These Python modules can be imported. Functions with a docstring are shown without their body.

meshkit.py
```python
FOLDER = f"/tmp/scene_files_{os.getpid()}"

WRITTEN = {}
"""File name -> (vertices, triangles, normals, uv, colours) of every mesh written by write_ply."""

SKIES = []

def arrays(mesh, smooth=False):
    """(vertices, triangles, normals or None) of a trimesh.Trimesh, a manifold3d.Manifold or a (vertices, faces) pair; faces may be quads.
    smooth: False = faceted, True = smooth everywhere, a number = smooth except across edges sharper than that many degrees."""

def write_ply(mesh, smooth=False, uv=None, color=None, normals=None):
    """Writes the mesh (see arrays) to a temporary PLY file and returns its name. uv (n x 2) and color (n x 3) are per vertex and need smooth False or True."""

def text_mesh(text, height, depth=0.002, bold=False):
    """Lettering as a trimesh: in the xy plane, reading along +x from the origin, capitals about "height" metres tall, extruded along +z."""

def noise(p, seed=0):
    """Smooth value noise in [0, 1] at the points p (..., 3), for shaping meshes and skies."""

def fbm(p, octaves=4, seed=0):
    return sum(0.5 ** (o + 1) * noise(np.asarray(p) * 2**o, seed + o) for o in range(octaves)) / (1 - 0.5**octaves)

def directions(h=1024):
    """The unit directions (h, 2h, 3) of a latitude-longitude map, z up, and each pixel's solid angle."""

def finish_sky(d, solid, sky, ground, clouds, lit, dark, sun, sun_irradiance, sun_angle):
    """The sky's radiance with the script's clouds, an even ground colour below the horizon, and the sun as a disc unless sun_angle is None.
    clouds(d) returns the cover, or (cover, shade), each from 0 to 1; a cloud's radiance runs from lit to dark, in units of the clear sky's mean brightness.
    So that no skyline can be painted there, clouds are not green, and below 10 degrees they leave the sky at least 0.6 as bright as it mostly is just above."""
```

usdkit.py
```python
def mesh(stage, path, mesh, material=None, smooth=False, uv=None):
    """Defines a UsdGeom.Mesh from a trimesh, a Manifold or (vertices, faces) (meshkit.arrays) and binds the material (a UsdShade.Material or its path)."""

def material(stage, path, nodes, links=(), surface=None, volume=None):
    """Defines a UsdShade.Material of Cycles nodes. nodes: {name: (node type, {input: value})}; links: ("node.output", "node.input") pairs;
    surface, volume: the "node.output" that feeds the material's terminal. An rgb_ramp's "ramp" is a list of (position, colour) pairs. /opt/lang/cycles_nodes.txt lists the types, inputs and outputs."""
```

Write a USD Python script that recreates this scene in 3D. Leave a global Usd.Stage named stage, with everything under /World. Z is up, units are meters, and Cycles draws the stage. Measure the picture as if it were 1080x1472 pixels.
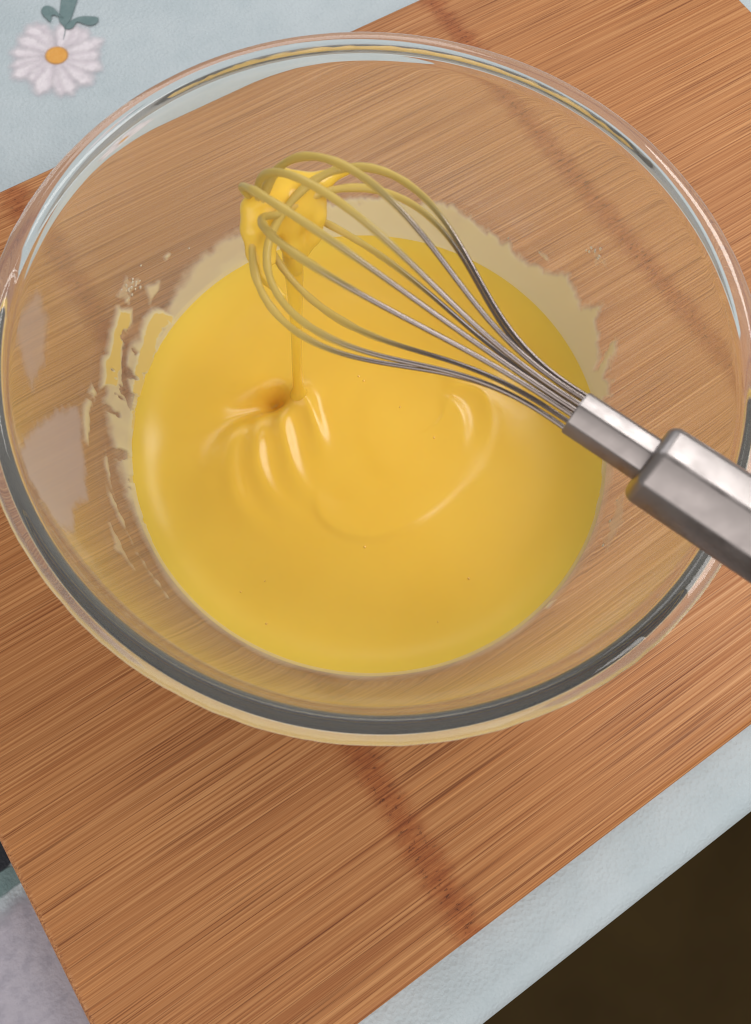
import math, random
import numpy as np, trimesh, manifold3d, shapely, usdkit, meshkit
from shapely.geometry import Polygon, LineString
from scipy.interpolate import PchipInterpolator, CubicSpline
from scipy.ndimage import gaussian_filter1d
from scipy.spatial import cKDTree
from pxr import Usd, UsdGeom, UsdLux, UsdShade, Gf, Sdf, Vt

random.seed(7); rng = np.random.default_rng(7)
stage = Usd.Stage.CreateInMemory()
UsdGeom.SetStageUpAxis(stage, 'Z'); UsdGeom.SetStageMetersPerUnit(stage, 1.0)
UsdGeom.Xform.Define(stage, '/World')

# ---------------------------------------------------------------- camera, light, exposure
CAM = np.array([-.06564, -.08048, .27056])
RIGHT = np.array([.835942, -.546364, .051847]); DOWN = np.array([-.509074, -.807232, -.298698]); FWD = np.array([.205050, .223300, -.952938])
cam = UsdGeom.Camera.Define(stage, '/World/camera')
cam.AddTransformOp().Set(Gf.Matrix4d(*RIGHT, 0, *(-DOWN), 0, *(-FWD), 0, *CAM, 1))
cam.CreateFocalLengthAttr(26.0); cam.CreateHorizontalApertureAttr(26.0 * 1080 / 1149.9)
cam.CreateFStopAttr(22.0); cam.CreateFocusDistanceAttr(0.265)
cam.CreateExposureAttr(0.08)


def rect_light(name, az, el, dist, w, h, intensity, color, aim=(0, 0, .03)):
    az, el = math.radians(az), math.radians(el)
    d = np.array([math.cos(el) * math.cos(az), math.cos(el) * math.sin(az), math.sin(el)])
    x = np.cross([0, 0, 1.0], d); x /= np.linalg.norm(x); y = np.cross(d, x)
    l = UsdLux.RectLight.Define(stage, '/World/' + name)
    l.AddTransformOp().Set(Gf.Matrix4d(*x, 0, *y, 0, *d, 0, *(np.array(aim) + d * dist), 1))
    l.CreateWidthAttr(w); l.CreateHeightAttr(h); l.CreateIntensityAttr(intensity); l.CreateColorAttr(Gf.Vec3f(*color))
    return l


rect_light('ceiling_light', -32, 56, .62, .32, .32, 5.2, (1.0, .975, .94), aim=(.07, .0, .03))
rect_light('window_light', 17, 47, 0.95, .22, .30, 8.0, (1.0, .98, .95))
rect_light('far_window_light', 68, 36, 1.2, .8, .45, 2.4, (.95, .97, 1.0))
rect_light('room_bounce_light', -135, 34, 1.5, 2.4, 1.4, 1.5, (1.0, .94, .9))
dome = UsdLux.DomeLight.Define(stage, '/World/room_glow')
dome.CreateIntensityAttr(0.09); dome.CreateColorAttr(Gf.Vec3f(1.0, .95, .9))


# ---------------------------------------------------------------- helpers
def M(name, nodes, links=(), surface='p.BSDF'):
    return usdkit.material(stage, '/World/Looks/' + name, nodes, links, surface=surface)


taken = {}
def numbered(path):
    k = taken.get(path, 0); taken[path] = k + 1
    return path if k == 0 else f'{path}_{k:03d}'


def tag(prim, label=None, category=None, group=None, kind=None):
    for k, v in (('label', label), ('category', category), ('group', group), ('kind', kind)):
        if v: prim.SetCustomDataByKey(k, v)
    return prim


def thing(name, label, category, group=None, loc=(0, 0, 0)):
    x = UsdGeom.Xform.Define(stage, numbered('/World/' + name)); x.AddTranslateOp().Set(Gf.Vec3d(*loc))
    return tag(x.GetPrim(), label, category, group)


def obj(name, mesh, mat, parent=None, smooth=40, **attrs):
    base = str(parent.GetPath()) if parent else '/World'
    m = usdkit.mesh(stage, numbered(base + '/' + name), mesh, mat, smooth=smooth)
    for k, v in attrs.items():
        UsdGeom.PrimvarsAPI(m).CreatePrimvar(k, Sdf.ValueTypeNames.FloatArray, 'vertex').Set(Vt.FloatArray.FromNumpy(np.asarray(v, np.float32)))
    return m.GetPrim()


def grid_faces(nu, nv, wrap=False):
    i, j = np.meshgrid(np.arange(nu if wrap else nu - 1), np.arange(nv - 1), indexing='ij')
    i2 = (i + 1) % nu
    q = np.stack([i * nv + j, i2 * nv + j, i2 * nv + j + 1, i * nv + j + 1], -1).reshape(-1, 4)
    return np.vstack([q[:, [0, 1, 2]], q[:, [0, 2, 3]]])


def revolve(profile, n=256):
    """Closed surface of revolution about z; profile (r, z) points starting and ending on the axis."""
    p = np.asarray(profile, float); a = np.arange(n) * 2 * np.pi / n
    v = np.stack([np.cos(a)[:, None] * p[:, 0], np.sin(a)[:, None] * p[:, 0], np.broadcast_to(p[:, 1], (n, len(p)))], -1).reshape(-1, 3)
    m = trimesh.Trimesh(v, grid_faces(n, len(p), True), process=False)
    m.merge_vertices(merge_norm=True, merge_tex=True); m.update_faces(m.nondegenerate_faces()); m.remove_unreferenced_vertices()
    if m.volume < 0: m.invert()
    return m


def tube(pts, radii, sides=12, cap=True):
    p = np.asarray(pts, float); r = np.broadcast_to(radii, len(p)).astype(float)
    if cap:
        t0 = p[0] - p[1]; t0 /= np.linalg.norm(t0); t1 = p[-1] - p[-2]; t1 /= np.linalg.norm(t1)
        p = np.vstack([p[0] + t0 * r[0] * .8, p[0] + t0 * r[0] * .5, p, p[-1] + t1 * r[-1] * .5, p[-1] + t1 * r[-1] * .8])
        r = np.concatenate([[r[0] * .05, r[0] * .75], r, [r[-1] * .75, r[-1] * .05]])
    t = np.gradient(p, axis=0); t /= np.linalg.norm(t, axis=1, keepdims=True)
    a = np.cross(t[0], [.3, .5, .81]); a /= np.linalg.norm(a); fr = []
    for k in range(len(p)):
        a = a - t[k] * (a @ t[k]); a /= np.linalg.norm(a); fr.append(a.copy())
    A = np.array(fr); B = np.cross(t, A); g = np.arange(sides) * 2 * np.pi / sides
    v = p[:, None] + r[:, None, None] * (np.cos(g)[None, :, None] * A[:, None] + np.sin(g)[None, :, None] * B[:, None])
    f = grid_faces(len(p), sides); i = np.arange(len(p) - 1)
    q = np.stack([i * sides + sides - 1, (i + 1) * sides + sides - 1, (i + 1) * sides, i * sides], -1)
    f = np.vstack([f, q[:, [0, 1, 2]], q[:, [0, 2, 3]]])
    m = trimesh.Trimesh(v.reshape(-1, 3), f, process=False)
    if m.volume < 0: m.invert()
    return m


def smoothstep(a, b, x):
    t = np.clip((x - a) / (b - a), 0, 1); return t * t * (3 - 2 * t)


# ---------------------------------------------------------------- materials
def cloth_nodes(base, alt):
    return ({'g': ('geometry', {}), 'n': ('noise_texture', {'scale': 38.0, 'detail': 5.0, 'roughness': .62}),
             'r': ('rgb_ramp', {'ramp': [(.36, base), (.66, alt)]}),
             'f': ('noise_texture', {'scale': 900.0, 'detail': 2.0}), 'vo': ('voronoi_texture', {'scale': 680.0}) ,
             'mx': ('math', {'math_type': 'add'}), 'b': ('bump', {'strength': .6, 'distance': .0004}),
             'p': ('principled_bsdf', {'roughness': .52, 'specular_ior_level': .35, 'sheen_weight': .15})},
            [('g.position', 'n.vector'), ('g.position', 'f.vector'), ('g.position', 'vo.vector'), ('n.fac', 'r.fac'), ('f.fac', 'mx.value1'),
             ('vo.distance', 'mx.value2'), ('mx.value', 'b.height'), ('b.normal', 'p.normal'), ('r.color', 'p.base_color')])


m_cloth = M('cloth_blue', *cloth_nodes((.45, .53, .575), (.51, .585, .63)))


def print_material(name, c1, c2, streak=0.0):
    """Flat print on the cloth: same pebbled surface, colour fading to nothing at the printed edge through the mesh's own fade."""
    return M(name, {'g': ('geometry', {}), 'n': ('noise_texture', {'scale': 260.0, 'detail': 4.0}), 'r': ('rgb_ramp', {'ramp': [(.3, c1), (.7, c2)]}),
                    'f': ('noise_texture', {'scale': 900.0, 'detail': 2.0}), 'b': ('bump', {'strength': .55, 'distance': .0004}),
                    'at': ('attribute', {'attribute': 'fade'}), 's': ('math', {'math_type': 'multiply_add', 'value2': 1.0, 'value3': -.5 * streak}),
                    'w': ('math', {'math_type': 'multiply_add', 'value2': streak}), 'cl': ('clamp', {}),
                    't': ('transparent_bsdf', {'color': (1, 1, 1)}), 'p': ('principled_bsdf', {'roughness': .52, 'specular_ior_level': .35}), 'mx': ('mix_closure', {})},
             [('g.position', 'n.vector'), ('g.position', 'f.vector'), ('n.fac', 'r.fac'), ('r.color', 'p.base_color'), ('f.fac', 'b.height'), ('b.normal', 'p.normal'),
              ('n.fac', 'w.value1'), ('s.value', 'w.value3'), ('at.fac', 's.value1'), ('w.value', 'cl.value'), ('cl.result', 'mx.fac'), ('t.BSDF', 'mx.closure1'), ('p.BSDF', 'mx.closure2')], 'mx.closure')


m_petal = print_material('print_petal', (.75, .70, .76), (.80, .755, .805), .6)
m_centre = print_material('print_centre', (.72, .34, .06), (.78, .40, .09))
m_leaf = print_material('print_leaf', (.13, .21, .22), (.17, .25, .26))
m_petal_shaded = print_material('print_petal_shaded', (.36, .345, .41), (.42, .40, .46), .5)  # petal print darkened: the shade over that corner is put into its colour
m_dark = print_material('cloth_dark', (.010, .014, .022), (.016, .02, .03))

NODE_X = (.1447, -.0566)
wn = {'g': ('geometry', {}), 'sx': ('separate_xyz', {}),
      # slow waver of the fibres
      'wv': ('noise_texture', {'scale': 5.0, 'detail': 1.0}), 'wvm': ('math', {'math_type': 'multiply_add', 'value2': .0014, 'value3': -.0007}), 'yy': ('math', {'math_type': 'add'}),
      'c1': ('combine_xyz', {}), 'm1': ('mapping', {'scale': (6.0, 1450.0, 1450.0)}), 'n1': ('noise_texture', {'scale': 1.0, 'detail': 2.0, 'roughness': .5}),
      'm2': ('mapping', {'scale': (15.0, 2000.0, 2000.0)}), 'n2': ('noise_texture', {'scale': 1.0, 'detail': 2.0, 'roughness': .5}),
      'm3': ('mapping', {'scale': (2.5, 170.0, 170.0)}), 'n3': ('noise_texture', {'scale': 1.0, 'detail': 3.0}),
      'r1': ('rgb_ramp', {'ramp': [(.30, (.31, .108, .033)), (.42, (.39, .155, .050)), (.54, (.455, .198, .070)), (.70, (.56, .275, .110))]}),
      'r2': ('rgb_ramp', {'ramp': [(.35, (.46, .34, .26)), (.43, (1, 1, 1)), (.60, (1, 1, 1)), (.68, (1.2, 1.2, 1.15))]}),
      'r3': ('rgb_ramp', {'ramp': [(.3, (.92, .88, .85)), (.5, (1, 1, 1)), (.7, (1.08, 1.08, 1.06))]}),
      'k1': ('mix', {'mix_type': 'multiply', 'fac': .8}), 'k2': ('mix', {'mix_type': 'multiply', 'fac': .75}),
      # node bands
      'jm': ('mapping', {'scale': (70.0, 330.0, 1.0)}), 'jn': ('noise_texture', {'scale': 1.0, 'detail': 3.0, 'roughness': .65}), 'jj': ('math', {'math_type': 'multiply_add', 'value2': .012, 'value3': -.006}),
      'xx': ('math', {'math_type': 'add'}),
      'd1': ('math', {'math_type': 'subtract', 'value2': NODE_X[0]}), 'a1': ('math', {'math_type': 'absolute'}),
      'd2': ('math', {'math_type': 'subtract', 'value2': NODE_X[1]}), 'a2': ('math', {'math_type': 'absolute'}), 'mn': ('math', {'math_type': 'minimum'}),
      'bw': ('map_range', {'range_type': 'smoothstep', 'from_min': .0085, 'from_max': .0005, 'to_min': 0.0, 'to_max': 1.0, 'clamp': True}),
      'fm': ('mapping', {'scale': (330.0, 700.0, 1.0)}), 'fn': ('noise_texture', {'scale': 1.0, 'detail': 3.0, 'roughness': .7}),
      'fr': ('rgb_ramp', {'ramp': [(.35, (.24, .11, .06)), (.42, (.66, .43, .30)), (.7, (.87, .64, .49))]}),
      'k3': ('mix', {'mix_type': 'multiply'}), 'bwf': ('math', {'math_type': 'multiply', 'value2': .85}),
      'b': ('bump', {'strength': .2, 'distance': .0003}), 'rg': ('map_range', {'from_min': .3, 'from_max': .7, 'to_min': .58, 'to_max': .42}),
      'p': ('principled_bsdf', {'specular_ior_level': .35})}
wl = [('g.position', 'sx.vector'), ('g.position', 'wv.vector'), ('wv.fac', 'wvm.value1'), ('sx.y', 'yy.value1'), ('wvm.value', 'yy.value2'), ('sx.x', 'c1.x'), ('yy.value', 'c1.y'), ('sx.z', 'c1.z'),
      ('c1.vector', 'm1.vector'), ('m1.vector', 'n1.vector'), ('c1.vector', 'm2.vector'), ('m2.vector', 'n2.vector'), ('c1.vector', 'm3.vector'), ('m3.vector', 'n3.vector'),
      ('n1.fac', 'r1.fac'), ('n2.fac', 'r2.fac'), ('n3.fac', 'r3.fac'), ('r1.color', 'k1.color1'), ('r2.color', 'k1.color2'), ('k1.color', 'k2.color1'), ('r3.color', 'k2.color2'),
      ('g.position', 'jm.vector'), ('jm.vector', 'jn.vector'), ('jn.fac', 'jj.value1'), ('sx.x', 'xx.value1'), ('jj.value', 'xx.value2'),
      ('xx.value', 'd1.value1'), ('d1.value', 'a1.value1'), ('xx.value', 'd2.value1'), ('d2.value', 'a2.value1'), ('a1.value', 'mn.value1'), ('a2.value', 'mn.value2'), ('mn.value', 'bw.value'),
      ('g.position', 'fm.vector'), ('fm.vector', 'fn.vector'), ('fn.fac', 'fr.fac'), ('bw.result', 'bwf.value1'), ('bwf.value', 'k3.fac'), ('k2.color', 'k3.color1'), ('fr.color', 'k3.color2'), ('k3.color', 'p.base_color'),
      ('n1.fac', 'b.height'), ('b.normal', 'p.normal'), ('n1.fac', 'rg.value'), ('rg.result', 'p.roughness')]
m_board = M('bamboo', wn, wl)

m_glass = M('glass', {'p': ('principled_bsdf', {'base_color': (.962, .984, .975), 'roughness': 0.0, 'ior': 1.5, 'transmission_weight': .94})})

m_batter = M('batter', {'g': ('geometry', {}), 'n': ('noise_texture', {'scale': 30.0, 'detail': 3.0}), 'r': ('rgb_ramp', {'ramp': [(.35, (.85, .505, .058)), (.65, (.87, .53, .066))]}),
                        'at': ('attribute', {'attribute': 'shallow'}), 'mc': ('mix', {'color2': (.95, .635, .09)}),
                        'p': ('principled_bsdf', {'roughness': .2, 'specular_ior_level': .4, 'subsurface_weight': .2, 'subsurface_radius': (1.0, .62, .10), 'subsurface_scale': .0015})},
             [('g.position', 'n.vector'), ('n.fac', 'r.fac'), ('r.color', 'mc.color1'), ('at.fac', 'mc.fac'), ('mc.color', 'p.base_color')])


def film_material(name, c_thin, c_mid, c_thick, rough=.25):
    """Thin smear on the glass: how much of it hides what is behind is the mesh's own cover value."""
    return M(name, {'at': ('attribute', {'attribute': 'cover'}), 'r': ('rgb_ramp', {'ramp': [(.25, c_thin), (.93, c_mid), (1.0, c_thick)]}), 't': ('transparent_bsdf', {'color': (1, 1, 1)}),
                    'p': ('principled_bsdf', {'roughness': rough, 'specular_ior_level': .4}), 'tr': ('translucent_bsdf', {}), 'm1': ('mix_closure', {'fac': .3}), 'mx': ('mix_closure', {})},
             [('at.fac', 'r.fac'), ('r.color', 'p.base_color'), ('r.color', 'tr.color'), ('p.BSDF', 'm1.closure1'), ('tr.BSDF', 'm1.closure2'), ('at.fac', 'mx.fac'), ('t.BSDF', 'mx.closure1'), ('m1.closure', 'mx.closure2')], 'mx.closure')


m_film = film_material('batter_film', (.95, .84, .64), (.97, .86, .53), (.95, .68, .15))
m_reflection = film_material('painted_reflection', (.72, .63, .63), (.74, .65, .66), (.76, .68, .68), .25)  # pale reflections on the bowl wall, put into a film's colour
m_coat = film_material('batter_coat', (.85, .68, .24), (.88, .66, .18), (.90, .62, .10), .22)

m_wire = M('steel_wire', {'p': ('principled_bsdf', {'base_color': (.29, .25, .235), 'metallic': 1.0, 'roughness': .18})})
m_steel = M('brushed_steel', {'g': ('geometry', {}), 'n': ('noise_texture', {'scale': 160.0, 'detail': 4.0}), 'mr': ('map_range', {'from_min': .35, 'from_max': .65, 'to_min': .30, 'to_max': .46}), 'n2': ('noise_texture', {'scale': 70.0, 'detail': 2.0}), 'bp': ('bump', {'strength': .12, 'distance': .001}),
                              'p': ('principled_bsdf', {'base_color': (.35, .322, .318), 'metallic': 1.0})}, [('g.position', 'n.vector'), ('g.position', 'n2.vector'), ('n2.fac', 'bp.height'), ('bp.normal', 'p.normal'), ('n.fac', 'mr.value'), ('mr.result', 'p.roughness')])
m_floor = M('floor_brown', {'g': ('geometry', {}), 'n': ('noise_texture', {'scale': 6.0, 'detail': 4.0}), 'r': ('rgb_ramp', {'ramp': [(.3, (.040, .024, .007)), (.7, (.062, .039, .012))]}),
                            'p': ('principled_bsdf', {'roughness': .85, 'specular_ior_level': .15})}, [('g.position', 'n.vector'), ('n.fac', 'r.fac'), ('r.color', 'p.base_color')])
m_bubble = M('bubble', {'p': ('principled_bsdf', {'base_color': (.92, .56, .12), 'roughness': .1})})

# ---------------------------------------------------------------- floor
tag(obj('floor', trimesh.creation.box(extents=(4, 4, .04), transform=trimesh.transformations.translation_matrix((0, 0, -.80))), m_floor, smooth=False), kind='structure')

# ---------------------------------------------------------------- tablecloth with printed daisies
ZC = -.016
cloth = thing('tablecloth', 'pale blue tablecloth printed with white daisies, under the wooden board', 'tablecloth')
prof = [(.62, ZC), (.1, ZC), (-.10, ZC), (-.150, ZC)] + [(-.1645 - .0115 * math.sin(t), ZC - .0115 * (1 - math.cos(t))) for t in np.linspace(0, math.pi / 2, 14)] + [(-.1765, -.09), (-.1775, -.20)]
prof = np.array(prof)
nx = 90
xs = np.linspace(-.55, .65, nx)
tn = np.gradient(prof, axis=0); tn /= np.linalg.norm(tn, axis=1, keepdims=True); nrm = np.stack([tn[:, 1], -tn[:, 0]], 1)
inner = prof - np.where((nrm[:, 1:] > -.2), 1, 1) * nrm * .0008
loop = np.vstack([prof, inner[::-1]])
v = np.stack([np.repeat(xs, len(loop)), np.tile(loop[:, 0], nx), np.tile(loop[:, 1], nx)], 1)
hang = smoothstep(-.03, -.2, v[:, 2])
v[:, 1] += hang * .004 * np.sin(v[:, 0] * 38)
L = len(loop)
f = grid_faces(nx, L)
i = np.arange(nx - 1); q = np.stack([i * L + L - 1, (i + 1) * L + L - 1, (i + 1) * L, i * L], -1)
caps = []
n2 = len(prof)
for e, flip in ((0, False), ((nx - 1) * L, True)):
    for k in range(n2 - 1):
        a, b, c, d = e + k, e + k + 1, e + L - 2 - k, e + L - 1 - k
        caps += [(a, b, c), (a, c, d)] if not flip else [(a, c, b), (a, d, c)]
mc = trimesh.Trimesh(v, np.vstack([f, q[:, [0, 1, 2]], q[:, [0, 2, 3]], np.array(caps)]), process=False)
trimesh.repair.fix_normals(mc)
obj('cloth_sheet', mc, m_cloth, cloth)


def print_patch(name, poly, mat, parent, z, soft=.0008, step=.0006):
    """A flat printed shape just proud of the cloth, with its ink thinning towards the outline."""
    g = poly.buffer(soft * .6)
    x0, y0, x1, y1 = g.bounds
    X, Y = np.meshgrid(np.arange(x0 - step, x1 + 2 * step, step), np.arange(y0 - step, y1 + 2 * step, step), indexing='ij')
    pts = shapely.points(X.ravel(), Y.ravel())
    d = np.where(shapely.contains(poly, pts), 1, -1) * shapely.distance(poly.exterior, pts)
    fade = smoothstep(-soft * .6, soft, d)
    V = np.stack([X.ravel(), Y.ravel(), np.full(X.size, z)], 1)
    F = grid_faces(*X.shape)
    keep = fade[F].max(1) > .001
    F = F[keep]; used = np.unique(F); re = np.full(len(V), -1); re[used] = np.arange(len(used))
    return obj(name, trimesh.Trimesh(V[used], re[F], process=False), mat, parent, smooth=True, fade=fade[used])


def daisy(cx, cy, r, rot, n, seed, z0):
    rg = np.random.default_rng(seed)
    k = obj('daisy_print', trimesh.Trimesh(*[np.array(x) for x in ([[cx + .25 * r * math.cos(a), cy + .25 * r * math.sin(a), z0] for a in np.linspace(0, 2 * np.pi, 25)[:-1]] + [[cx, cy, z0]], [[i, (i + 1) % 24, 24] for i in range(24)])], process=False), m_petal_plain, cloth, smooth=False)
    for i in range(n):
        a = rot + i * 2 * math.pi / n + rg.normal(0, .05); l = r * rg.uniform(.80, 1.10); w = r * rg.uniform(.17, .215)
        s = np.linspace(0, 1, 20); wd = w * np.interp(s, [0, .2, .6, .85, 1], [.45, .7, 1, .85, .12])
        up = np.stack([.12 * r + s * (l - .12 * r), wd], 1); dn = up[::-1] * [1, -1]
        P = np.vstack([up, dn]) @ np.array([[math.cos(a), math.sin(a)], [-math.sin(a), math.cos(a)]]) + [cx, cy]
        print_patch('petal', Polygon(P).buffer(0), m_petal, k, z0 + .00003 + .00002 * i, soft=.0032, step=.0009)
    print_patch('flower_centre', shapely.Point(cx, cy).buffer(r * .215), m_centre, k, z0 + .00044, soft=.0011, step=.0005)
    return k


m_petal_plain = M('print_petal_plain', {'p': ('principled_bsdf', {'base_color': (.77, .72, .78), 'roughness': .52})})
daisy(-.0078, .2408, .0235, .25, 17, 3, ZC + .0002)
print_patch('petal', Polygon([(-.158, -.064), (-.172, -.060), (-.20, -.066), (-.215, -.10), (-.20, -.14), (-.165, -.15), (-.150, -.12)]), m_petal_shaded, cloth, ZC + .0002, soft=.006, step=.0015)  # one large soft petal patch, with painted shade in its tone


def blade(name, pts, mat, z):
    c = np.array(pts) / 1000.; c = np.vstack([c, c[:1]]); t = np.concatenate([[0], np.cumsum(np.linalg.norm(np.diff(c, axis=0), axis=1))])
    P = CubicSpline(t, c, bc_type='periodic')(np.linspace(0, t[-1], 90))
    return print_patch(name, Polygon(P).buffer(0), mat, cloth, z, soft=.0006, step=.0005)


blade('stem', [(-1.2, 247.5), (.8, 250.5), (2.2, 253.2), (2.0, 257), (5, 263.5), (9, 270), (14, 274), (17.5, 271), (14.2, 264.5), (9.6, 259.1), (5.5, 254.9), (2.6, 252.3), (.2, 249)], m_leaf, ZC + .0006)
blade('leaf_shape', [(-1.3, 259.3), (-2.6, 263.5), (-1.8, 268), (.6, 269.2), (3.2, 266.5), (3.9, 262), (4.3, 258.4), (2.4, 261.2), (1.0, 262.5)], m_leaf, ZC + .00064)
blade('leaf_shape', [(2.4, 252.6), (4.9, 251.2), (8.6, 253.4), (11.2, 250.2), (16.0, 248.6), (18.0, 250.8), (15.5, 253.6), (10.7, 255.9), (5.0, 255.2), (3, 254)], m_leaf, ZC + .00064)
blade('leaf_shape', [(-166, -56.5), (-168.5, -51.5), (-172.5, -50), (-178, -52), (-180, -56), (-175, -57.5), (-170, -57)], m_leaf, ZC + .0004)
blade('leaf_shape', [(-165, -47), (-167.5, -42.5), (-174, -40.5), (-180, -43), (-181, -48), (-174, -50.5), (-168.5, -50)], m_dark, ZC + .00044)  # near-black leaf-shaped patch on the cloth by the board's left edge

# ---------------------------------------------------------------- bamboo cutting board
bx0, bx1, by0, by1, bt = -.1640, .2700, -.1475, .1741, .0158
outline = shapely.box(bx0 + .012, by0 + .012, bx1 - .012, by1 - .012).buffer(.012, quad_segs=10)
layers = [(0.0012, -bt), (0.0, -bt + .0012)] + [(0.0, -.0026)] + [(.0026 * (1 - math.cos(t)), -.0026 * (1 - math.sin(t))) for t in np.linspace(.25, math.pi / 2, 6)]
rings = []
for ins, z in layers:
    g = outline.buffer(-ins, quad_segs=10); c = np.array(g.exterior.coords)[:-1]
    ang = np.arctan2(c[:, 1] - .013, c[:, 0] - .053)
    s = np.linspace(0, 1, 321)[:-1]
    ls = LineString(g.exterior.coords); 
    st = ls.project(shapely.Point(bx1, .013))
    P = np.array([ls.interpolate((st + k * ls.length) % ls.length).coords[0] for k in s])
    rings.append(np.column_stack([P, np.full(len(P), z)]))
n = len(rings[0]); R_ = np.stack(rings, 1)  # n x layers
V = R_.reshape(-1, 3); nl = len(layers)
F = [grid_faces(n, nl, True)]
V = np.vstack([V, [[.053, .013, -bt], [.053, .013, 0]]])
i = np.arange(n); j = (i + 1) % n
F.append(np.stack([j * nl, i * nl, np.full(n, n * nl)], 1)); F.append(np.stack([i * nl + nl - 1, j * nl + nl - 1, np.full(n, n * nl + 1)], 1))
mb = trimesh.Trimesh(V, np.vstack(F), process=False); trimesh.repair.fix_normals(mb)
tag(obj('cutting_board', mb, m_board, smooth=50), 'thick brown bamboo cutting board with fine striped grain, under the glass bowl', 'cutting board')

# ---------------------------------------------------------------- glass bowl
inn = np.array([(.0, .0055), (.035, .0056), (.048, .0068), (.060, .0108), (.0693, .0165), (.0769, .0245), (.0825, .034), (.087, .045), (.0903, .057), (.0923, .069), (.0934, .080), (.0935, .0848)])
_t = np.concatenate([[0], np.cumsum(np.linalg.norm(np.diff(inn[1:], axis=0), axis=1))]); _u = np.linspace(0, _t[-1], 600)
_c = np.column_stack([PchipInterpolator(_t, inn[1:, 0])(_u), PchipInterpolator(_t, inn[1:, 1])(_u)])
_c = np.column_stack([gaussian_filter1d(_c[:, k], 34, mode='nearest') for k in (0, 1)])
_c[:, 1] = np.interp(_c[:, 1], [_c[0, 1], .03, _c[-1, 1]], [.0056, .03, .0850])
_c = _c[::6]; _c = _c[np.concatenate([[True], np.diff(_c[:, 1]) > 1e-7])]
rz = CubicSpline(_c[:, 1], _c[:, 0])
zz = np.concatenate([[.0056, .00562, .0058, .0062, .0068], np.linspace(.0078, .0848, 110)])
rr = rz(zz)
inner_p = np.column_stack([rr, zz])
dn = np.gradient(inner_p, axis=0); dn /= np.linalg.norm(dn, axis=1, keepdims=True); on = np.column_stack([dn[:, 1], -dn[:, 0]])
outer_p = inner_p + on * .0033
outer_p = outer_p[outer_p[:, 0] > .0500]
lip_c = CubicSpline(np.arange(10), np.array([(.09345, .0862), (.0933, .0876), (.0932, .0891), (.0935, .0908), (.0946, .0919), (.0962, .0921), (.0978, .0918), (.0990, .0911), (.0997, .0902), (.0999, .0893)]))
lip = np.vstack([lip_c(np.linspace(0, 9, 30)), [(.0999, .0886), (.0998, .0879), (.0995, .0875), (.0989, .0873), (.0979, .08725), (.0971, .0872), (.0969, .0870)]])
foot = [(.0470, .0006), (.0455, .0004), (.0440, .0009), (.0425, .0016), (.036, .0019), (.018, .0020), (0, .0020)]
oo = outer_p[::-1]
profile = np.vstack([[(0, .0055), (.012, .0055), (.024, .0055)], inner_p, lip, oo[oo[:, 1] < .0860], [(.0485, .0014)], foot])
bowl = revolve(profile, 360)
bv = bowl.vertices; ba = np.arctan2(bv[:, 1], bv[:, 0]); br = np.hypot(bv[:, 0], bv[:, 1])
mould = meshkit.fbm(np.column_stack([np.cos(ba) * 26, np.sin(ba) * 26, np.zeros(len(ba))]), 3, 5) - .5  # faint mould marks and unevenness of pressed glass
under_lip = smoothstep(.0985, .0996, br) * smoothstep(.0862, .0872, bv[:, 2])
bv[:, :2] *= (1 + under_lip * mould * .0035 + .0012 * (meshkit.noise(np.column_stack([bv * 45])) - .5) * smoothstep(.03, .06, bv[:, 2]))[:, None]
bowl = trimesh.Trimesh(bv, bowl.faces, process=False)
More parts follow.
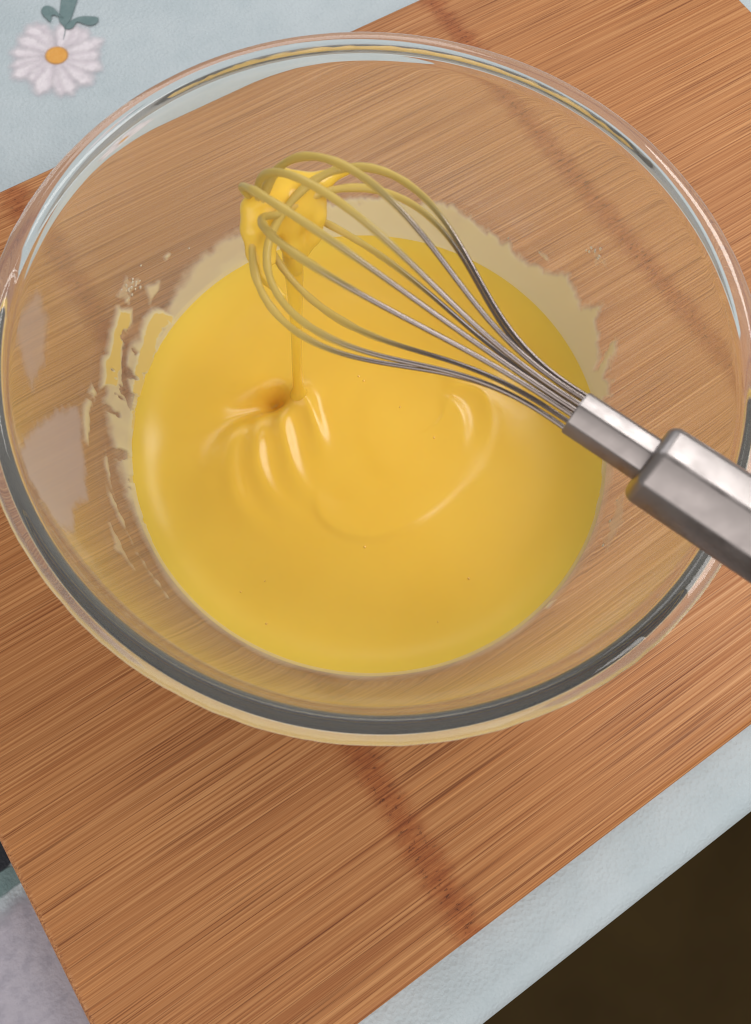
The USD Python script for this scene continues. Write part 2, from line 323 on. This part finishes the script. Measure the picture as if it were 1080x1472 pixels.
tag(obj('glass_bowl', bowl, m_glass, smooth=60), 'clear round glass mixing bowl with thick rounded rim, holding yellow batter', 'bowl')

# ---------------------------------------------------------------- batter in the bowl
Z0 = .0245
batter = thing('egg_batter', 'glossy yellow batter pooled in the glass bowl, with swirl folds and wall smears', 'batter')


def ridge(X, Y, pts, amp, width, tail=1.0, sharp=None):
    c = np.array(pts, float); t = np.concatenate([[0], np.cumsum(np.linalg.norm(np.diff(c, axis=0), axis=1))]); T = np.linspace(0, t[-1], 4000)
    P = CubicSpline(t, c)(T); tr = cKDTree(P); d, k = tr.query(np.column_stack([X.ravel(), Y.ravel()]))
    s = k / 3999.; a = smoothstep(0, .15, s) * (1 - smoothstep(max(.3, 1 - 1.0 * tail), 1, s)); width = width * (1 + .6 * s)
    if sharp is None:
        g = np.exp(-(d / width) ** 2)
    else:  # one steep flank, one long flank
        tn = np.gradient(P, axis=0)[k]; rel = np.column_stack([X.ravel(), Y.ravel()]) - P[k]
        side = np.sign(tn[:, 0] * rel[:, 1] - tn[:, 1] * rel[:, 0]) * sharp
        g = np.where(side > 0, np.exp(-(d / width) ** 2), np.exp(-(d / (width * 3.2)) ** 2))
    return (amp * a * g).reshape(X.shape)


nth, nr = 720, 260
RW = float(rz(Z0 + .0018)) + .00025
rad = np.linspace(0, 1, nr) ** .92 * RW
th = np.arange(nth) * 2 * np.pi / nth
TH, RR = np.meshgrid(th, rad, indexing='ij')
X, Y = RR * np.cos(TH) * 1000, RR * np.sin(TH) * 1000
H = .3 * np.exp(-((RW - RR) * 1000) / 1.2) + 3.5 * np.exp(-((RW - RR) * 1000 / 8.5) ** 2)
H -= .9
H += ridge(X, Y, [(-9.5, 26), (-10.8, 21), (-12.6, 14.5), (-15.5, 5), (-17, -4)], 1.45, 2.2, .9)
H += ridge(X, Y, [(-16, 28), (-20.5, 23), (-24.0, 15), (-27.6, 4), (-27.0, -9.3), (-20, -17)], 1.4, 2.5)
H += ridge(X, Y, [(-20, 30), (-28.6, 24.7), (-33.6, 17.6), (-37.4, 8.5), (-37.7, -3.0), (-32.2, -14.5), (-24, -22)], 1.4, 2.7)
H += ridge(X, Y, [(-26, 29.5), (-36.5, 25), (-43.0, 17.7), (-47.1, 8.9), (-47.6, -2.3), (-42, -15), (-33, -25)], 1.3, 2.9)
H += ridge(X, Y, [(-33.5, 28.2), (-44.0, 23.4), (-51.0, 16.3), (-54.5, 7.4), (-54.1, -4)], .6, 2.8)
H -= ridge(X, Y, [(-13, 29.5), (-26.0, 31), (-41.1, 32.4), (-55.4, 34), (-66, 36)], 3.2, 6.5, .95)
H -= ridge(X, Y, [(-13.5, 29.3), (-19, 30.2), (-28, 31.3), (-40, 32.6)], 3.6, 3.0, .9)
H += ridge(X, Y, [(-16, 38), (-28, 41), (-42, 43), (-56, 42)], .4, 6.0, .8)
H += ridge(X, Y, [(-20, -6), (-27.5, -12.5), (-25.2, -21.6), (-18.7, -27.9), (-8.5, -30.9), (3.7, -30.9), (14, -29.3), (24.0, -27.4), (31.0, -24)], .85, 1.7, .5, sharp=-1)
H += ridge(X, Y, [(30.5, 3), (38.4, -1.0), (41.6, -5.9), (40.4, -13.2), (35.4, -20.4), (27.4, -25.6)], 1.5, 2.4, .6, sharp=-1)
H += ridge(X, Y, [(27, 0), (30.9, -4.4), (30.2, -10.1), (26.0, -16.3), (19.0, -24.0)], .7, 2.0, .6, sharp=1)
H -= 3.8 * np.exp(-(((X + 18.0) / 5.0) ** 2 + ((Y - 30.3) / 3.4) ** 2))
H += 6.0 * np.exp(-np.sqrt(.6 + (X + 11.8) ** 2 + (Y - 25.6) ** 2) / 2.3)
P3 = np.stack([X / 26, Y / 26, np.zeros_like(X)], -1)
H += .12 * (meshkit.noise(P3 + 5) - .5) + .05 * (meshkit.noise(P3 * 3.1 + 9) - .5)
# shallow turned-over sheet around the last fold
H += .5 * smoothstep(26, 18, np.hypot(X - 18, Y + 6))
H = gaussian_filter1d(gaussian_filter1d(H, 1.6, axis=0, mode='wrap'), 1.6, axis=1, mode='nearest')
Zt = Z0 + H / 1000
Rw_at = rz(np.clip(Zt[:, -1], .02, .06)) + .00025
RR2 = RR * (Rw_at / RW)[:, None] ** (RR / RW) ** 8
top = np.stack([RR2 * np.cos(TH), RR2 * np.sin(TH), Zt], -1)
under = []
for s in np.linspace(1, 0, 26)[1:]:
    z = .0056 + (Zt[:, -1] - .0056) * s ** 1.6
    r = rz(np.clip(z, .00561, .08)) + .00012
    if s == 0: r = np.full(nth, .0)
    under.append(np.stack([r * np.cos(th), r * np.sin(th), z - (.0001 if s == 0 else 0)], -1))
under = np.stack(under, 1)
V = np.concatenate([top, under], 1); nv = V.shape[1]
mbat = trimesh.Trimesh(V.reshape(-1, 3), grid_faces(nth, nv, True), process=False)
mbat.merge_vertices(); mbat.update_faces(mbat.nondegenerate_faces()); mbat.remove_unreferenced_vertices()
if mbat.volume < 0: mbat.invert()
rwall = rz(np.clip(mbat.vertices[:, 2], .0057, .08)) - np.hypot(mbat.vertices[:, 0], mbat.vertices[:, 1])
obj('batter_pool', mbat, m_batter, batter, smooth=True, shallow=np.exp(-np.clip(rwall, 0, 1) / .009) * .9)
surf = cKDTree(top.reshape(-1, 3)[:, :2]); flat = top.reshape(-1, 3)
for bxm, bym in [(9.3, 21.2), (9.8, 19), (18.4, -11.4), (-54.4, -23.1), (-62.5, -21.9), (-21.7, -30.6), (-15.7, -63), (.6, -56.9), (-60.8, -35.1), (14.6, 3.9)]:
    k = surf.query([bxm / 1000, bym / 1000])[1]; r = rng.uniform(.00028, .00045)
    s = trimesh.creation.icosphere(2, r); s.vertices *= [1, 1, .8]; s.apply_translation(flat[k] + [0, 0, r * .15])
    obj('bubble', s, m_bubble, batter, smooth=True)

# smears on the inner wall, as (degrees round the bowl, millimetres up) outlines
DEG = 1.5
FT, FZ = np.meshgrid(np.arange(0, 360, .3), np.arange(20.5, 84.5, .45), indexing='ij')


def field(poly, soft, wob, seed):
    """Cover from an outline: 1 inside, 0 outside, over a soft and ragged edge."""
    c = np.array(poly, float); c[:, 0] = np.where(c[:, 0] < -130, c[:, 0] + 360, c[:, 0])
    lo = c[:, 0].min() - 8
    tt = (FT - lo) % 360 + lo
    P = Polygon(np.column_stack([c[:, 0] * DEG, c[:, 1]])).buffer(0)
    x0, y0, x1, y1 = P.bounds; out = np.zeros(FT.shape)
    sel = (tt * DEG > x0 - 5) & (tt * DEG < x1 + 5) & (FZ > y0 - 5) & (FZ < y1 + 5)
    pts = shapely.points(tt[sel] * DEG, FZ[sel])
    d = np.where(shapely.contains(P, pts), 1, -1) * shapely.distance(P.boundary, pts)
    q = np.column_stack([tt[sel] * DEG / 3, FZ[sel] / 3, np.full(sel.sum(), seed * 3.7)])
    d = d + wob * (meshkit.fbm(q, 4, seed) - .5)
    out[sel] = smoothstep(-soft * .4, soft, d)
    return out


TOP = [(123.7, 18), (123.7, 24.6), (118, 25.0), (111.5, 27.6), (101.9, 32.5), (91.0, 31.5), (79.9, 35.1), (71, 37.3), (64.3, 38.4), (56.1, 39.5), (46.1, 38.3), (43, 40.2), (36.4, 40.8), (29.7, 38.4), (22.7, 37.1), (16.3, 36.1), (11.1, 36.4), (6.1, 41.9), (1.6, 40.4), (-1.2, 38.3), (-5.1, 44.1), (-6.5, 38.7), (-9.6, 37.2), (-15.4, 32.3), (-14, 37), (-12.5, 41.7), (-13.9, 42.1), (-15.8, 38), (-18.9, 33.4), (-21, 35), (-22.7, 33.7), (-23.8, 30.9), (-35, 29.3), (-41.7, 28.0), (-52.8, 27.5), (-52, 18)]
LOW = [(-20, 18), (-20, 30), (-35, 31), (-48, 31), (-64.7, 29.4), (-79.3, 29.1), (-97, 28.8), (-114.2, 29.5), (-130, 30), (-150, 31), (-168, 31), (-180, 33), (-192, 33), (-204, 32), (-204, 18)]
fm = lambda q, s, a=0.0: meshkit.fbm(np.stack([FT * DEG / q[0], FZ / q[1], np.full(FT.shape, s)], -1), 4, int(s))
cover = field(TOP, 1.8, 6.0, 1) * (1.05 + .5 * (fm((9, 6), 11) - .5))
angc = (FT + 180) % 360 - 180
cover *= 1 - .42 * smoothstep(60, 112, np.where(angc < 0, 0, angc)) - .35 * smoothstep(-22, -45, angc)
cover = np.clip(cover * (.88 + .2 * smoothstep(38, 27, FZ)), 0, .92)
low = .5 * field(LOW, 6.0, 4.0, 2)
low = np.maximum(low, .78 * field([(119, 18), (117, 25), (122, 33), (128, 36), (136, 38), (145, 37.5), (153, 34), (160, 31), (170, 30), (176, 28), (176, 18)], 3.0, 5.0, 52) * (1 + .5 * (fm((5, 10), 53) - .5)))
low = np.maximum(low, .7 * field([(126, 18), (122, 27), (114, 33), (104, 36.5), (90, 37.5), (80, 37), (80, 18)], 3.0, 4.0, 54))
cover = np.maximum(cover, low)
for poly, a, so, wo, sd in [
    ([(124.6, 47.3), (123.4, 44.5), (122.0, 41.5), (124.9, 38.2), (130.2, 37.2), (134.7, 34.5), (139.6, 34.0), (141.1, 38.5), (142.1, 41.2), (137.7, 43.0), (132.3, 44.3), (127, 46.5)], .98, 1.2, 1.6, 3),
    ([(116.2, 42.3), (112.7, 39.8), (114.0, 37.5), (118, 37.0)], .72, 1.0, 1.5, 4),
    ([(118.1, 36.1), (113.9, 28.1), (116.7, 26.2), (121.5, 27.2), (128.5, 23), (135.5, 22), (141.4, 22), (150.4, 23), (147, 28.5), (140, 30.5), (134.7, 32.0), (126.5, 33.9), (121.4, 36.1)], .98, 1.3, 1.8, 5),
    ([(142.2, 45.1), (146.4, 47.4), (150.3, 48.0), (154.8, 46.5), (155.3, 44.2), (148.9, 43.9), (143.1, 42.2)], .8, .9, 1.6, 6),
    ([(138.3, 40.4), (134, 37.6), (136, 33), (139.4, 27.4), (143.8, 25), (157.9, 25), (156.5, 30), (155.5, 32), (149.7, 34.8), (144.2, 38.4)], .72, 1.4, 2.6, 7),
    ([(153, 36.2), (160.9, 35.6), (169, 35.0), (177.5, 34.4), (188.6, 34.4), (194.3, 36.7), (184.7, 34.9), (174, 35.2), (168.5, 37.4), (160.2, 38.6)], .66, .8, 2.2, 8),
    ([(172.2, 42), (178.1, 45.2), (179.5, 43.6), (182.7, 41.5), (176.1, 40.6)], .5, .8, 3.0, 9),
    ([(3, 52), (6, 54), (2, 55.5), (0, 53.5)], .42, .8, 3.5, 12), ([(14, 39.5), (16, 40.5), (13, 41), (12, 40)], .7, .5, 1.2, 13),
    ([(-52, 33), (-49, 35.5), (-56, 38), (-63, 37), (-60, 34)], .36, .9, 3.2, 14), ([(-78, 28.6), (-80.5, 29), (-80, 30.4), (-77, 30)], .8, .5, .8, 15),
    ([(108.8, 43.2), (106.8, 43.6), (107.2, 44.9), (108.9, 44.8)], .6, .5, .8, 16), ([(122.6, 48.5), (118.5, 49.8), (117.2, 46.6), (121.2, 44.4)], .45, .7, 5.0, 17)]:
    cover = np.maximum(cover, a * field(poly, so * 1.5, wo * 1.7, sd))
# clean scrapes where the glass shows through
for poly, sd in [([(113.2, 27.2), (122.0, 23.5), (128, 22.5), (123, 21), (112, 22.5)], 20), ([(127, 36.6), (132, 34.2), (141, 27.5), (142.5, 28.2), (138.5, 33.0), (133, 36.5), (128, 37.8)], 21),
                 ([(145, 42.2), (152, 40.5), (160, 36.6), (168, 34.0), (168, 35.6), (160, 39.5), (152, 42.2), (146, 43.0)], 22), ([(149, 37), (158, 34.4), (166, 33.2), (166, 32.0), (158, 32.8), (150, 35.6)], 23)]:
    cover *= 1 - .92 * field(poly, .7, 1.8, sd)
fleck = fm((3.2, 6.5), 31); cover *= 1 - .85 * smoothstep(.60, .66, fleck) * smoothstep(115, 125, angc)
edge = smoothstep(31.5, 27.4, FZ + 2.4 * (fm((14, 5), 71) - .5)) * (.62 + .38 * smoothstep(-150, 60, -np.abs(angc - 60)))
cover = np.maximum(cover, np.where(cover > .35, 1.0, .86) * np.clip(edge * 1.15 - .15, 0, 1))
cover = np.where(cover < .02, 0, np.clip(cover, 0, 1))
refl = np.zeros(FT.shape)  # outlines of the painted pale reflections on the left wall
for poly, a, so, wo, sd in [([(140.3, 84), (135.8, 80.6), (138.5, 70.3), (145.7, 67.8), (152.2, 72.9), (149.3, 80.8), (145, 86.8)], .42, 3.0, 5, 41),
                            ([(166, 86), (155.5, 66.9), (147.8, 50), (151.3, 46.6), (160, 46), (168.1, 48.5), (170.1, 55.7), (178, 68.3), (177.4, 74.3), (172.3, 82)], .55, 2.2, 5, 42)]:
    refl = np.maximum(refl, a * field(poly, so, wo, sd))


def wall_sheet(name, cov, lift, grow, mat, parent):
    z = np.clip(FZ / 1000., .0, .0846); a = np.radians(FT); r = rz(z); dr = rz.derivative()(z); n = np.stack([-np.ones_like(r), dr], -1); n /= np.linalg.norm(n, axis=-1, keepdims=True)
    t = lift + grow * cov
    r2, z2 = r + n[..., 0] * t, z + n[..., 1] * t
    V = np.stack([r2 * np.cos(a), r2 * np.sin(a), z2], -1).reshape(-1, 3); F = grid_faces(*FT.shape, True); c = cov.ravel()
    F = F[c[F].max(1) > .015]; used = np.unique(F); re = np.full(len(V), -1); re[used] = np.arange(len(used))
    m = trimesh.Trimesh(V[used], re[F][:, ::-1], process=False)
    return obj(name, m, mat, parent, smooth=True, cover=c[used])


wall_sheet('wall_smear', cover, .00012, .0010, m_film, batter)
m_drop = M('droplet', {'p': ('principled_bsdf', {'base_color': (.93, .86, .74), 'roughness': .06, 'transmission_weight': .45, 'ior': 1.36})})
drops = [(121.2, 48.9), (121.7, 44.9), (117.7, 47.8), (108.1, 44.0), (102.6, 41.1), (114.4, 48.7), (22.7, 38.3), (14.5, 40.2), (3.9, 54.2), (2.5, 53.2), (-55.2, 33.1), (-61.4, 34.2), (-50.1, 33.7), (-79.1, 29.0)]
drops += [(119.8 + rng.normal(0, 1.3), 46.5 + rng.normal(0, 2.2)) for _ in range(16)] + [(4 + rng.normal(0, 1.2), 54 + rng.normal(0, 1.2)) for _ in range(6)]
for dg, mz in drops:
    a, z = math.radians(dg), mz / 1000.; r = float(rz(z)); k = rng.uniform(.0003, .00062)
    q = trimesh.creation.icosphere(2, k); q.vertices *= [.5, 1, rng.uniform(1, 1.5)]
    q.apply_transform(trimesh.transformations.rotation_matrix(a, [0, 0, 1])); q.apply_translation([(r - .00028) * math.cos(a), (r - .00028) * math.sin(a), z])
    obj('droplet', q, m_drop, batter, smooth=True)
wall_sheet('painted_reflection', refl, .00008, .0001, m_reflection, batter)

# ---------------------------------------------------------------- whisk
FER = np.array([.01327, -.04951, .12141]); TIP = np.array([-.0142, .02945, .11707])
AX = TIP - FER; LEN = np.linalg.norm(AX); AX /= LEN
E2 = np.array([0, 0, 1.0]) - AX * AX[2]; E2 /= np.linalg.norm(E2); E1 = np.cross(AX, E2)
PHI0, RB = .31428, .03146
DPHI = [.10469, .22729, .05315, -.19573, -.52618, .05905, -.22467, -.1511, .16195, .14899]
DL = [-.05069, .01167, .02149, .04612, -.04673]
DR = [.02436, -.03244, -.03756, .01523, .00426, -.19706, -.02146, -.00713, .01488, .20691]


def strand(i, n=90):
    Lw, Rw = LEN * (1 + DL[i % 5]), RB * (1 + DR[i]); t = np.linspace(0, 1, n)[:, None]
    P = np.array([(0, .00391), (.45788 * Lw, .0019), (.45765 * Lw, .82307 * Rw), (Lw, Rw), (Lw, 0)])
    s = (1 - t) ** 4 * P[0] + 4 * t * (1 - t) ** 3 * P[1] + 6 * t * t * (1 - t) ** 2 * P[2] + 4 * t ** 3 * (1 - t) * P[3] + t ** 4 * P[4]
    ph = PHI0 + i * math.pi / 5 + DPHI[i]
    return FER + s[:, :1] * AX + s[:, 1:] * (math.cos(ph) * E1 + math.sin(ph) * E2)


whisk = thing('whisk', 'small stainless steel balloon whisk held over the bowl, its wire tip dripping batter', 'whisk')
loops = []
for i in range(5):
    c = np.vstack([strand(i), strand(i + 5)[::-1][1:]])
    sm = gaussian_filter1d(c, 2.0, axis=0, mode='nearest'); sm[0], sm[-1] = c[0], c[-1]
    sm = np.vstack([sm[0] - AX * .002, sm, sm[-1] - AX * .002])
    loops.append(sm)
    obj('wire_loop', tube(sm, .00057, 12), m_wire, whisk, smooth=True)


FACET0 = math.radians(147.6)
def along_axis(profile, n=192, facet=.75):
    """Eight soft facets turned about the whisk's axis; profile (radius, distance behind the wires)."""
    m = revolve([(r, d) for r, d in profile], n)
    a = np.arctan2(m.vertices[:, 1], m.vertices[:, 0]); w = (a - FACET0) % (math.pi / 4) - math.pi / 8
    m.vertices[:, :2] *= (1 - facet + facet * 1.035 * np.minimum(math.cos(math.pi / 8) / np.cos(w), .985))[:, None]
    T = np.eye(4); T[:3, 0], T[:3, 1], T[:3, 2] = E1, np.cross(-AX, E1), -AX; T[:3, 3] = FER
    m.apply_transform(T); return m


obj('ferrule', along_axis([(0, .0010), (.0038, .0010), (.0045, .0002), (.00485, 0), (.0050, .0004), (.0050, .0190), (0, .0190)]), m_steel, whisk, smooth=35)
hp = [(0, .0172), (.0047, .0172), (.0062, .01725)] + [(.0068 + .0021 * math.sin(t), .01725 + .0024 * (1 - math.cos(t))) for t in np.linspace(.1, math.pi / 2, 9)]
hp += [(.00895, .030), (.0090, .05), (.0091, .08), (.0088, .11)] + [(.0088 * math.cos(t), .11 + .006 * math.sin(t)) for t in np.linspace(.15, math.pi / 2, 8)]
obj('handle', along_axis(hp), m_steel, whisk, smooth=35)

# ---------------------------------------------------------------- batter hanging from the whisk and pouring down
drip = thing('batter_ribbon', 'yellow batter clinging to the whisk tip and pouring down as a thin ribbon', 'batter')
CH = [
    [(-11.1, 33.8, 117, 2.2), (-7.9, 33.7, 117, 2.8), (-4.4, 30.8, 116.5, 2.8), (.5, 30.2, 115, 2.2), (6.6, 30.2, 116, 1.1), (10.1, 28.3, 116.5, .8)],
    [(-13.6, 32, 117, 1.9), (-9.5, 30.3, 115, 3.7), (-5.5, 29.3, 113, 3.7), (-1, 29, 111, 2.3)],
    [(-5.5, 29.3, 113, 3.2), (-3.1, 26.6, 110, 2.4), (-4.4, 25.3, 105, 1.7), (-7.2, 24.8, 101, 1.2)],
    [(-9.5, 30.3, 115, 3.6), (-9.5, 28.6, 110, 3.0), (-9.9, 26.7, 104, 2.3), (-10.2, 25.3, 96, 1.7), (-10.8, 24.7, 83, 1.7), (-11.4, 24.6, 67, 1.4), (-11.9, 25.2, 43, 1.45), (-11.9, 25.5, 32, 2.0), (-11.7, 25.6, 26, 3.4)],
    [(-13.6, 32, 117, 1.8), (-16.6, 31.5, 116, 2.1), (-18.6, 28.7, 113, 2.2), (-19.7, 25.9, 108, 1.9), (-20.4, 22, 105, 1.3), (-18.5, 16, 102, .9)],
    [(-13.6, 32, 117, 1.8), (-14.5, 28.5, 113, 2.0), (-15.6, 26.2, 110, 1.3), (-17, 22.9, 107, .8)]]
caps_ = []
for c in CH:
    for a, b in zip(c[:-1], c[1:]): caps_.append((*a, *b))
CA = np.array(caps_); A_, RA, B_, RBm = CA[:, :3], CA[:, 3], CA[:, 4:7], CA[:, 7]
BA = B_ - A_; BB = (BA * BA).sum(1)


def blob(x, y, z):
    p = np.array((x, y, z)); t = np.clip(((p - A_) * BA).sum(1) / BB, 0, 1)
    d = np.linalg.norm(p - A_ - BA * t[:, None], axis=1) - (RA + (RBm - RA) * t)
    m = d.min(); return -(m - math.log(np.exp(-(d - m) * 1.25).sum()) / 1.25)


lo, hi = np.minimum(A_, B_).min(0), np.maximum(A_, B_).max(0)
mm = manifold3d.Manifold.level_set(blob, [lo[0] - 4, lo[1] - 4, 86, hi[0] + 4, hi[1] + 4, hi[2] + 5], .6, .0)


def to_tm(m):
    q = m.to_mesh(); t = trimesh.Trimesh(q.vert_properties[:, :3], q.tri_verts); trimesh.smoothing.filter_taubin(t, iterations=30); return t


mass = to_tm(mm); mass.apply_scale(.001)
obj('batter_mass', mass, m_batter, drip, smooth=True, shallow=np.full(len(mass.vertices), .45))
sp = np.array([(-9.7, 27.4, 106, 2.0), (-10.2, 25.6, 96, 2.5), (-10.7, 24.9, 84, 2.05), (-11.3, 24.7, 68, 1.65), (-11.7, 25.0, 52, 1.6), (-11.9, 25.3, 40, 1.65), (-11.9, 25.5, 32, 1.75), (-11.8, 25.6, 28, 2.2), (-11.8, 25.6, 24.0, 3.2)]) / 1000.
sp = CubicSpline(np.arange(9), sp)(np.linspace(0, 8, 70))
obj('stream', tube(sp[:, :3], sp[:, 3], 20), m_batter, drip, smooth=True, shallow=np.repeat(np.concatenate([[.4, .4], np.linspace(.42, 0, 70) ** .7 * .75, [0, 0]]), 20))
# thin coat left on the wires near the tip
for k, sm in enumerate(loops):
    seg = np.linalg.norm(sm - FER, axis=1) / LEN
    on_ = np.where(seg > .46 + .07 * math.sin(k * 2.1))[0]
    P = sm[on_[0]:on_[-1] + 1]; u = np.linspace(-1, 1, len(P))
    nz = meshkit.fbm(np.column_stack([np.arange(len(P)) * .22, np.full(len(P), k * 7.), np.zeros(len(P))]), 3, k)
    r = .00064 + (.00018 + .0005 * np.clip(nz - .38, 0, 1)) * (1 - np.abs(u) ** 4)
    t = tube(P, r, 12); cv = np.repeat(np.concatenate([[0, 0], .88 * smoothstep(0, .55, 1 - np.abs(u)), [0, 0]]), 12)
    obj('wire_coat', t, m_coat, drip, smooth=True, cover=cv)
